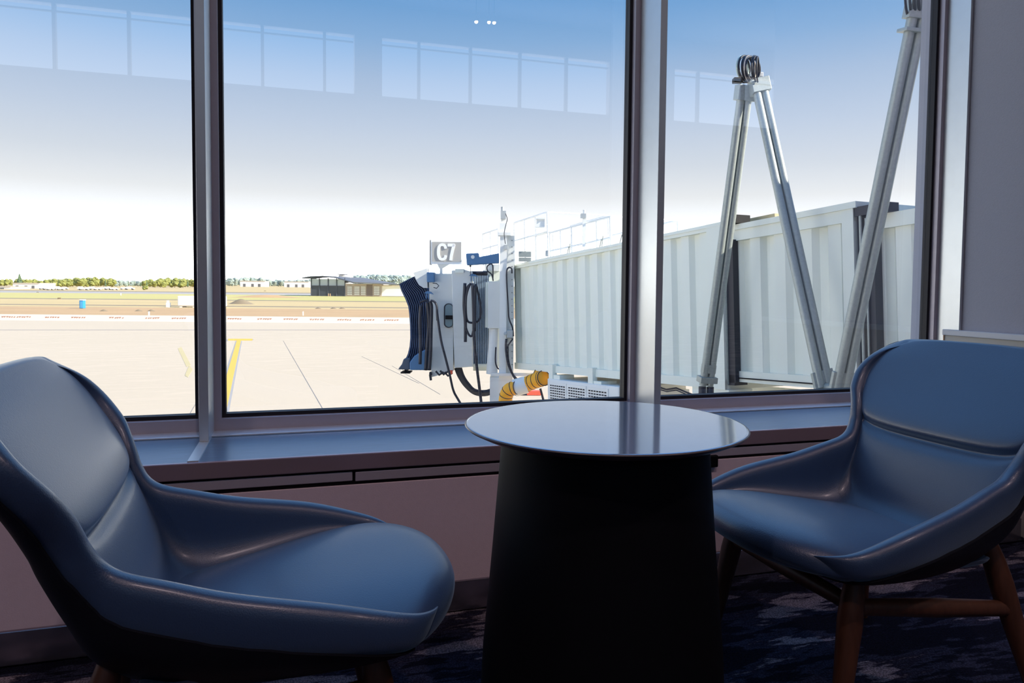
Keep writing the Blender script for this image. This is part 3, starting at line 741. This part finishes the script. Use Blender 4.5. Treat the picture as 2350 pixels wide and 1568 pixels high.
# rail lugs on the roof of section 1
for s in (2.75, 4.2, 5.0, 5.25): 
    m = MB(); m.tube([B(s, .05, 2.70), B(s+.10, .05, 2.90)], .012, 6); m.tube([B(s+.1, .05, 2.70), B(s+.16, .05, 2.96)], .012, 6); m.build('roof_lug', galv, jb)
# air-conditioning unit under section 1
ac = MB(); (sa, ha) = shof(1256, 869, -.15); (sb, hb_) = shof(1420, 888, -.15)
fr(ac, sa, sb, -.15, 1.6, ha-1.15, ha-.0)
acu = ac.build('air_conditioning_unit', white_w, jb, bevel=.02)
L = sb-sa
for i in range(3):
    g0 = sa+L*(.05+.285*i); g1 = g0+L*.24
    m = MB(); fr(m, g0-.05, g1+.05, -.165, -.15, ha-1.05, ha-.07); gr = m.build('vent_panel', white_w, acu)
    m = MB(); nc = 7
    for r_ in range(15):
        for q in range(nc):
            a = g0+(g1-g0)*(q+.14)/nc; hh = ha-.14-r_*.062
            fr(m, a, a+(g1-g0)*.72/nc, -.169, -.164, hh-.028, hh)
    m.build('vent_slots', black_m, gr)
m = MB(); fr(m, sb, sb+.22, .05, 1.5, ha-1.0, ha-.12); m.build('side_cowl', cabgrey, acu)
for px in (1262, 1352):
    s_, h_ = shof(px, 870, -.1); m = MB(); fr(m, s_-.02, s_+.18, -.12, .0, ha-.02 if px < 1300 else ha-.08, .06); fr(m, s_+.18, s_+.5, -.1, .3, ha-.02 if px < 1300 else ha-.08, ha+.10 if px < 1300 else ha+.06); m.build('hanger_bracket', white_p, jb)

# --- cab, in a frame facing the terminal
def cb(m, x0, x1, yt, yb, d, th): return fb(m, x0, x1, yt, yb, d, th)
def sil(m, pts, d, th):       # silhouette polygon at depth d, given a real thickness
    return m.prism([dep(x, y, d) for x, y in pts], FWD*th)
m = MB(); sil(m, [(984, 628), (1040, 628), (1040, 852), (990, 866)], 20.2, 2.6); cabw = m.build('cab_wall', cabgrey, jb)
m = MB(); sil(m, [(1036, 621), (1066, 619), (1084, 624), (1084, 842), (1043, 845)], 20.0, 2.9); m.build('cab_side_panel', cabgrey, jb, bevel=.02)
m = MB(); cb(m, 1044, 1064, 617, 626, 19.95, .5); m.build('roof_block', white_p, jb)
# oval window
def oval(x, y, rx, ry, d, th, n=24, sq=.55):
    P = []
    for k in range(n):
        a = 2*pi*k/n; cx_ = cos(a)*rx; sy = sin(a)
        yy = math.copysign(1, sy)*(ry-rx)+sin(a)*rx if abs(sy) > 1e-6 else 0
        P.append((x+cx_, y+yy))
    mm = MB(); sil(mm, P, d, th); return mm
ov = oval(1029, 724.5, 10.5, 28, 20.14, .06).build('cab_window', rubber, cabw)
oval(1030, 724.5, 8.6, 26, 20.12, .03).build('cab_pane', bld_glass, ov)
m = MB(); cb(m, 1022, 1039, 724, 733, 20.08, .03); m.build('window_bar', black_m, ov)
# bellows canopy
def bell():
    L_ = [(916, 652), (921, 668), (930, 686), (937, 704), (939.5, 725), (941, 750), (941.5, 775), (940, 795), (936, 812), (929, 828), (922, 840), (914, 848)]
    R_ = [(951, 634), (962, 652), (976, 662), (987, 690), (988, 715), (988.5, 740), (989, 765), (989, 790), (989, 810), (989, 826), (988, 840), (988, 850)]
    rows = []; n = 44
    for (a, b) in zip(L_, R_):
        row = []
        for k in range(n+1):
            f = k/n; x = a[0]+(b[0]-a[0])*f; y = a[1]+(b[1]-a[1])*f
            row.append(dep(x, y, 20.35)+FWD*(.055*(1 if k % 4 in (0, 1) else -1)*min(1, f*8)))
        rows.append(row)
    m = MB(); m.grid(rows)
    n0 = len(m.v); back = [[p+FWD*2.5 for p in (r[0], r[-1])] for r in rows]; m.grid(back)
    # close top, bottom, left, right
    for r, q in ((rows[0], back[0]), (rows[-1], back[-1])): m.add(list(r)+[q[1], q[0]], [tuple(range(len(r)+2))])
    for k in (0, -1):
        e = [r[k] for r in rows]; f = [q[k] for q in back]; m.grid([e, f])
    return m
bell().build('canopy_bellows', bellow_m, jb)
m = MB(); sil(m, [(948, 626), (980, 616), (981, 661), (972, 661), (962, 655), (955, 643)], 20.2, .4); m.build('canopy_gusset', cabgrey, jb)
m = MB(); cb(m, 979, 996, 625, 648, 19.95, .5); lb = m.build('lamp_box', blue_p, jb, bevel=.02)
m = MB(); m.tube([dep(993, 650, 19.95), dep(1002, 651, 19.95), dep(1007, 656, 19.95), dep(1002, 662, 19.95), dep(995, 660, 19.95)], .012, 6); m.build('lamp_wire', rubber, lb)
m = MB(); sil(m, [(940, 850), (940, 832), (950, 818), (962, 810), (976, 803), (986, 796), (985, 850)], 20.1, 2.4); m.build('bumper_shell', blue_p, jb, bevel=.03)
m = MB(); sil(m, [(913, 848), (922, 836), (926, 824), (941, 822), (941, 849)], 20.15, 2.4); m.build('bumper_toe', mat('dark_slate', (.07, .09, .13), .6), jb, bevel=.03)
m = MB(); cb(m, 928, 934, 848, 855, 20.4, .3); cb(m, 919, 941, 855, 857.5, 20.3, .5); m.build('bumper_foot', black_m, jb)
m = MB(); cb(m, 985, 991, 855, 862, 20.1, .2); m.tube([dep(987, 860, 20.1), dep(989, 873, 20.1)], .035, 8); m.build('sensor_wand', rubber, jb)
m = MB()
for a in ((1000, 852), (1010, 851), (1020, 854)): m.tube([dep(a[0], a[1], 20), dep(a[0]+8, a[1]+9, 20), dep(a[0]+18, a[1]+2, 20)], .03, 6)
m.build('underside_cable', rubber, jb)
m = MB(); cb(m, 1032, 1038, 851, 859, 19.95, .15); m.build('stop_button', red_m, jb)
# hooks and hanging hoses
def hose(pts, d, r=.035, name='hanging_cable', par=None, rd=None):
    P = []; n = len(pts)
    for i in range(n-1):
        for q in range(5):
            P.append(cr(pts, i+q/5))
    P.append(pts[-1]); m = MB(); m.tube([dep(x, y, d) for x, y in P], r, 8)
    return m.build(name, rubber, par or jb, smooth=True)
for (x, y) in ((982, 672), (1085, 632)):
    m = MB(); sil(m, [(x-9, y+1), (x-2, y-4), (x+6, y-2), (x+12, y+4), (x+4, y+2), (x-4, y+2)], 19.9, .15); cb(m, x-5, x-3, y+2, y+14, 19.9, .06); cb(m, x+0, x+2, y+2, y+14, 19.9, .06); m.build('cable_hook', blue_p, jb)
hose([(964, 694), (972, 690), (980, 690), (984, 700)], 19.85, .03)
hose([(966, 700), (964, 740), (965, 790), (964, 836)], 19.85, .045)
hose([(980, 692), (985, 740), (980, 800), (977, 850)], 19.85, .05)
hose([(986, 692), (990, 705), (989, 760), (988, 810), (985, 850)], 19.8, .05)
hose([(988, 690), (996, 692), (1002, 702), (1004, 725), (1012, 780), (1022, 820), (1032, 860), (1040, 895), (1050, 915), (1062, 934)], 19.7, .032)
hose([(1002, 715), (1003, 736)], 19.75, .02)
hose([(1067, 650), (1065, 700), (1068, 740), (1068, 785)], 19.6, .045)
hose([(1080, 652), (1072, 662), (1069, 700), (1072, 735), (1086, 741), (1099, 735), (1104, 715), (1100, 685), (1092, 652)], 19.6, .03)
hose([(1080, 650), (1070, 680), (1068, 740), (1074, 765), (1082, 772), (1086, 760)], 19.55, .03)
hose([(1084, 650), (1087, 720), (1088, 780), (1094, 840), (1099, 880), (1105, 930)], 19.5, .04)
hose([(1090, 655), (1089, 700), (1090, 760)], 19.5, .04)
for i, o in enumerate((0, 2.2, 4.4, 6.6)):
    hose([(1046+i*3.5, 845), (1054+i*3, 864), (1068+i*2, 885-o*.6), (1090, 903-o), (1118, 905-o), (1146, 892-o)], 20.4-.05*i, .05, 'catenary_cable')
# rolling curtain
m = MB()
for i in range(9): cb(m, 1085+i*3.9, 1087.6+i*3.9, 630, 835, 20.5, .12)
cb(m, 1084, 1121, 630, 836, 20.62, .5); cu = m.build('slat_curtain', slat_m, jb)
m = MB()
for i in range(9): cb(m, 1087.9+i*3.9, 1088.7+i*3.9, 631, 834, 20.58, .05)
m.build('slat_gaps', black_m, cu)
m = MB(); m.tube([dep(1080, 627.5, 20.3), dep(1119, 627.5, 20.3)], .065, 12); m.build('curtain_roll', rubber, cu)
m = MB(); cb(m, 1108, 1146, 620, 842, 20.7, 2.2); m.build('rotunda_wall', white_p, jb)
m = MB(); cb(m, 1075, 1125, 836, 842, 20.35, 1.8); cb(m, 1086, 1125, 842, 851, 20.6, 1.2); m.build('cab_floor_beam', white_p, jb)
m = MB(); cb(m, 1112, 1146, 607, 622, 20.6, 2.2); m.build('cab_roof_edge', cabgrey, jb)
# white equipment box and pipe
m = MB(); cb(m, 1119, 1147, 646, 754, 19.6, .7); bx_ = m.build('equipment_cabinet', cabgrey, jb, bevel=.02)
m = MB(); cb(m, 1113, 1119, 648, 752, 19.75, .5); m.build('cabinet_side', white_p, bx_)
m = MB(); m.tube([dep(1133, 754, 19.8), dep(1131, 800, 19.8), dep(1129, 858, 19.8)], [.13, .13, .16], 20); m.build('drain_pipe', white_w, jb, smooth=True, auto=50)
hose([(1132, 645), (1128, 630), (1119, 622), (1118, 612), (1126, 606), (1131, 612), (1131, 642)], 19.55, .018, 'cabinet_wire')
hose([(1138, 797), (1137, 830), (1143, 846), (1152, 846)], 19.5, .02, 'cabinet_wire')
# lift column
dC = 19.3
m = MB(); cb(m, 1145, 1161, 540, 862, dC, .45); col = m.build('lift_column', white_w, jb)
m = MB(); cb(m, 1160, 1178, 541, 862, dC+.12, .5); m.build('column_flange', cabgrey, col)
m = MB()
for yy in range(552, 860, 15): m.tube([dep(1175, yy, dC+.12), dep(1175, yy, dC+.09)], .012, 6)
m.build('column_bolts', black_m, col)
m = MB(); cb(m, 1143, 1172, 533, 540, dC-.05, .6); m.build('column_cap', white_w, col)
m = MB(); cb(m, 1146, 1162, 512, 533, dC+.05, .25); cb(m, 1150, 1160, 486, 512, dC+.1, .12); mast = m.build('mast', white_w, col)
m = MB(); cb(m, 1149, 1161, 484, 502, dC+.02, .22); m.build('mast_fixture', beacon_m, mast)
m = MB(); m.tube([dep(1153, 486, dC+.1), dep(1153, 475, dC+.1)], .04, 12); m.build('beacon_lamp', beacon_m, mast, smooth=True, auto=50)
hose([(1160, 490), (1164, 503), (1160, 520), (1157, 538), (1160, 560)], dC-.1, .01, 'mast_wire', col)
m = MB(); cb(m, 1157, 1164, 562, 572, dC-.1, .15); m.build('junction_box', beacon_m, col)
hose([(1175, 627), (1174, 617), (1168, 614), (1163, 622), (1163, 650), (1166, 700), (1168, 730), (1176, 752), (1178, 772)], dC-.05, .022, 'column_cable', col)
m = MB(); cb(m, 1163, 1177, 758, 776, dC-.15, .2); m.tube([dep(1160, 766, dC-.16), dep(1160, 766, dC)], .05, 8); jbx = m.build('junction_box', beacon_m, col, bevel=.02)
hose([(1162, 778), (1161, 800), (1165, 830), (1172, 850), (1183, 871)], dC-.12, .032, 'column_cable', col)
hose([(1177, 778), (1168, 790), (1163, 800)], dC-.12, .02, 'column_cable', col)
hose([(1166, 790), (1167, 825), (1176, 856), (1186, 869)], dC-.1, .018, 'column_cable', col)
m = MB(); cb(m, 1126, 1236, 857, 863, dC-.1, .12); m.build('cross_beam', white_w, jb)
m = MB(); o = dep(1145, 862, dC); 
m.fbox(Vector((o.x, o.y, GZ)), RGT, FWD, UP, (0, .37), (.0, .5), (.55, o.z-GZ)); m.fbox(Vector((o.x, o.y, GZ)), RGT, FWD, UP, (-.25, 0), (.3, 1.2), (.9, o.z-GZ-.1)); leg_ = m.build('support_leg', white_w, jb)
m = MB(); m.fbox(Vector((o.x, o.y, GZ)), RGT, FWD, UP, (-.9, 1.3), (-.1, .8), (.35, .8)); ax = m.build('wheel_axle', white_w, leg_)
for q in (-.8, .9):
    m = MB(); c = Vector((o.x, o.y, GZ+.5))+RGT*q; m.tube([c-FWD*.35, c-FWD*.05], .5, 24); m.build('wheel', rubber, leg_, smooth=True, auto=50)
# blue crane arm
m = MB(); sil(m, [(1069, 582), (1098, 580.5), (1099, 590), (1145, 581), (1145, 604), (1099, 607), (1071, 609)], 19.7, .4); arm = m.build('crane_arm', blue_p, jb, bevel=.02)
m = MB(); m.tube([dep(1085, 590, 19.68), dep(1085, 590, 19.72)], .05, 16); m.build('arm_badge', white_w, arm)
m = MB(); m.tube([dep(1079.5, 609, 19.8), dep(1079.5, 632, 19.8)], .008, 6); m.tube([dep(1079.5, 608, 19.8), dep(1079.5, 613, 19.8)], .03, 8); m.build('arm_wire', rubber, arm)
# gate sign C7
m = MB(); cb(m, 989, 1059, 552, 606, 20.3, .28); sg = m.build('gate_sign', sign_white, jb)
m = MB(); cb(m, 985.5, 989.5, 551, 608, 20.35, .22); m.build('sign_side', sign_grey, sg)
m = MB(); cb(m, 991.5, 1058, 555.5, 600, 20.27, .04); m.build('sign_face', sign_grey, sg)
m = MB(); cb(m, 1009, 1015, 606, 628, 20.5, .12); sil(m, [(1003, 606), (1032, 606), (1016, 616), (1008, 616)], 20.48, .1); m.build('sign_post', white_w, sg)
def strokes(px0, px1, py0, py1, paths, wpx):
    m = MB(); d = 20.25; k = d/FPX
    for path in paths:
        pts = [(px0+(px1-px0)*a, py0+(py1-py0)*b) for a, b in path]
        Lf = []; Rt = []
        for i, p in enumerate(pts):
            a = pts[max(i-1, 0)]; b = pts[min(i+1, len(pts)-1)]; tx, ty = b[0]-a[0], b[1]-a[1]; l = math.hypot(tx, ty); nx, ny = -ty/l*wpx/2, tx/l*wpx/2
            Lf.append(dep(p[0]+nx, p[1]+ny, d)); Rt.append(dep(p[0]-nx, p[1]-ny, d))
        for i in range(len(pts)-1):
            Q = [Rt[i], Rt[i+1], Lf[i+1], Lf[i]]; m.hexa([q+FWD*.03 for q in Q]+Q)
    return m
Carc = [(.5+.42*cos(radians(a)), .5-.42*sin(radians(a))) for a in range(38, 323, 15)]
Carc = [(x, y) for x, y in Carc]
Carc = [(.92, .30), (.86, .15), (.70, .07), (.50, .055), (.30, .09), (.16, .2), (.10, .36), (.09, .5), (.10, .64), (.16, .8), (.30, .91), (.50, .945), (.70, .93), (.86, .85), (.92, .70)]
strokes(1004, 1024.5, 559.5, 597.5, [Carc], 6.4).build('letter_c', sign_white, sg)
strokes(1027, 1044.5, 559.5, 598, [[(0, .085), (.92, .085)], [(.86, .04), (.62, .45), (.48, .75), (.42, 1.0)]], 6.6).build('figure_seven', sign_white, sg)
# roof walkway rails
def rail(pa, pb, off, drops, posts):
    (s0, h0), (s1, h1) = shof(*pa, off), shof(*pb, off); m = MB(); h = (h0+h1)/2
    for q in drops: m.tube([B(s0, off, h-q), B(s1, off, h-q)], .025, 8)
    n = posts
    for i in range(n+1): s = s0+(s1-s0)*i/n; m.tube([B(s, off, h), B(s, off, 2.6)], .022, 8)
    m.tube([B(s0, off, h), B(s0, off+1.9, h)], .022, 8); m.tube([B(s1, off, h), B(s1, off+1.9, h)], .022, 8)
    m.tube([B(s0, off+1.9, h), B(s1, off+1.9, h)], .022, 8)
    for s in (s0, s1): m.tube([B(s, off+1.9, h), B(s, off+1.9, 2.6)], .022, 8)
    m.build('guard_rail', white_w, jb)
rail((1108, 538), (1143, 525), .5, (0, .48), 2); rail((1180, 512), (1256, 487), .5, (0, .52), 3); rail((1262, 536), (1400, 496), .5, (0, .48), 5)
m = MB(); cb(m, 1231, 1250, 503, 521, 19.2, .3); cb(m, 1230, 1251, 499, 502.5, 19.15, .35); m.build('roof_lamp', white_w, jb)
m = MB(); cb(m, 1190, 1219, 577, 590, 19.0, .08); cb(m, 1190, 1219, 591, 600, 18.95, .12); m.build('roof_panel', galv, jb)
m = MB(); cb(m, 1252, 1258, 575, 588, 18.6, .1); m.build('roof_box', beacon_m, jb)
m = MB(); cb(m, 1337, 1344, 500, 566, 17.3, .1); m.tube([dep(1340.5, 500, 17.3), dep(1340.5, 482, 17.3)], .03, 10); m.build('roof_mast', white_w, jb)
m = MB(); cb(m, 1333, 1345, 490, 500, 17.25, .12); m.build('mast_fixture', beacon_m, jb)
m = MB(); fr(m, -.3, 3.3, .4, 2.4, 2.72, 2.82); m.build('roof_walkway', cabgrey, jb)

# yellow air hose
yh = thing('air_hose', 'bright yellow ribbed air duct hanging under the jet bridge', 'hose', Vector((dep(1160, 930, 19).x, dep(1160, 930, 19).y, GZ)))
def ribbed(pts, d0, d1, r0, name, rings):
    P = []; n = len(pts)
    for i in range(n-1):
        for q in range(8): P.append(cr(pts, i+q/8))
    P.append(pts[-1]); N = len(P)
    Q = [dep(p[0], p[1], d0+(d1-d0)*i/(N-1)) for i, p in enumerate(P)]
    R_ = [r0*(1+.05*abs(sin(pi*rings*i/(N-1)))) for i in range(N)]
    o = MB().tube(Q, R_, 24).build(name, hose_m, yh, smooth=True)
    m = MB(); T = []
    for k in range(rings+1):
        i = min(int(k*(N-1)/rings), N-2); c = Q[i]; t = (Q[i+1]-Q[i]).normalized(); a = t.orthogonal().normalized(); b = t.cross(a)
        m.tube([c+(a*cos(2*pi*j/20)+b*sin(2*pi*j/20))*(r0*1.02) for j in range(20)], .012, 5, closed=True)
    m.build('wire_rings', rubber, o); return o
ribbed([(1248, 868), (1232, 873), (1216, 879), (1200, 886)], 18.2, 18.7, .19, 'hose_section', 5)
ribbed([(1236, 858), (1246, 864), (1248, 874)], 18.6, 18.3, .14, 'hose_section', 2)
ribbed([(1186, 890), (1172, 893), (1164, 902), (1160, 918), (1158, 960), (1158, 1020)], 18.5, 18.8, .17, 'hose_section', 6)
m = MB(); m.tube([dep(1208, 883, 18.6), dep(1180, 891, 18.6)], .225, 24); m.build('white_sleeve', white_w, yh, smooth=True, auto=50)
m = MB(); m.tube([dep(1240, 892, 18.6), dep(1248, 922, 18.6), dep(1252, 960, 18.6)], .03, 8); m.build('tie_rod', rubber, yh)
cn = atz(1200, 908, GZ)
m = MB(); m.fbox(cn, RGT, FWD, UP, (-.9, .2), (0, .4), (.02, .16)); k_ = m.build('wheel_chock', rubber); tag(k_, 'low black and red wheel chock on the apron below the jet bridge', 'wheel chock')
m = MB(); m.fbox(cn, RGT, FWD, UP, (.2, .9), (0, .4), (.02, .22)); WM[k_.name] = Matrix.Translation(k_.location); m.build('red_end', red_m, k_)

# ------------------------------------------------------------------ folding cable poles
cp = thing('cable_pole_frame', 'folding frame of twin galvanised pipes standing before the jet bridge', 'pole frame', Vector((onp(1621, 900, -.7).x, onp(1621, 900, -.7).y, GZ)))
def twin(pa, pb, off, sep, r):
    a = onp(*pa, off); b = onp(*pb, off); t = (b-a).normalized(); view = ((a+b)/2-CAMP).normalized(); sd_ = t.cross(view).normalized()
    if sd_.dot(RGT) < 0: sd_ = -sd_
    sd_ = (sd_*.86+view*.5).normalized()
    for q in (-1, 1): MB().tube([a+sd_*sep*q, b+sd_*sep*q], r, 20).build('pipe', galv, cp, smooth=True, auto=50)
    return a, b, t, sd_
OFF = -.7
A1 = twin((1621, 885), (1711, 205), OFF, .062, .058)
A2 = twin((1893, 888), (1741, 190), OFF+.12, .062, .058)
A3 = twin((1930, 892), (2112, 8), OFF+.0, .062, .058)
def clamp(c, t, sd_, l, w, th, m_=None):
    n = t.cross(sd_).normalized(); m = MB(); m.fbox(c, t, sd_, n, (-l/2, l/2), (-w/2, w/2), (-th/2, th/2)); return m.build('clamp', m_ or galv, cp, bevel=.006)
for (AA, e) in ((A1, 1), (A2, 1), (A3, 1)):
    a, b, t, sd_ = AA; clamp(b-t*.06, t, sd_, .22, .29, .15)
clamp(A1[0]+A1[2]*.10, A1[2], A1[3], .10, .30, .16); clamp(A1[0]+A1[2]*.28, A1[2], A1[3], .14, .22, .10)
clamp(A2[0]+A2[2]*.08, A2[2], A2[3], .28, .30, .06); clamp(A3[0]+A3[2]*.08, A3[2], A3[3], .28, .30, .06)
clamp(A3[1]-A3[2]*.3, A3[2], A3[3], .04, .32, .2); clamp(A3[1]+A3[2]*.0+A3[3]*.2, A3[2], A3[3], .30, .16, .1)
# posts carrying the lower joints
for AA, nm in ((A1, 'post'), (A2, 'post')):
    a = AA[0]
    for q in (-1, 1):
        p = a+AA[3]*.07*q; MB().tube([p-UP*.02, Vector((p.x, p.y, GZ))], .06, 16).build('post', rubber if AA is A1 else galv, cp, smooth=True, auto=50)
m = MB(); m.tube([A2[0], A3[0]], .05, 10); m.build('joint_link', galv, cp)
m = MB(); m.tube([A1[1]-A1[2]*.05, A2[1]-A2[2]*.05], .05, 10); m.build('joint_link', galv, cp)
# cable loops at the apex
c0 = onp(1706, 158, OFF); kk = (c0-CAMP).dot(FWD)/FPX
cl = None
for i in range(11):
    f = i/10; px = 1702+f*34; py = 157+f*2.5+random.uniform(-2, 2); R_ = (29-3*abs(f-.4)+random.uniform(-2, 1.5))
    th = radians(40+random.uniform(-7, 7)+(18 if i > 7 else 0)); c = onp(px, py, OFF+.04*f)
    X = (RGT*cos(th)+FWD*sin(th)); ring = []
    for j in range(29):
        a = radians(-95)+2*pi*j/28*.97; ring.append(c+X*(cos(a)*R_*kk*.95)+UP*(sin(a)*R_*kk*1.0)+RGT*(.03*j/28))
    o = MB().tube(ring, .013 if i else .02, 8).build('cable_loop', rubber if i not in (0, 5) else mat('grey_conduit' if i == 0 else 'pale_cable', (.45, .55, .52) if i == 0 else (.5, .42, .36), .4), cp, smooth=True)
m = MB(); fb(m, 1685, 1706, 177, 188, (c0-CAMP).dot(FWD)-.05, .12); m.build('cable_block', black_m, cp, bevel=.01)
m = MB(); fb(m, 1723, 1752, 165, 176, (c0-CAMP).dot(FWD)+.05, .16); m.build('cable_plate', white_w, cp, bevel=.01)
c1_ = onp(2105, -12, OFF)
for i in range(5):
    c = c1_+RGT*(i-2)*.05; X = (RGT*.6+FWD*.8); MB().tube([c+X*cos(a*2*pi/20)*.24+UP*sin(a*2*pi/20)*.24 for a in range(20)], .014, 8, closed=True).build('cable_loop', rubber, cp, smooth=True)

# unseen wall right of the windows, added to shade the first bridge metres
MB().box((9.6, .12, GZ), (22, 1.2, 8.6)).build('terminal_shade_block', roomwall)['kind'] = 'structure'
MB().box((-9.7, .0, GZ), (13.2, .10, -.0)).build('terminal_base', roomwall)['kind'] = 'structure'
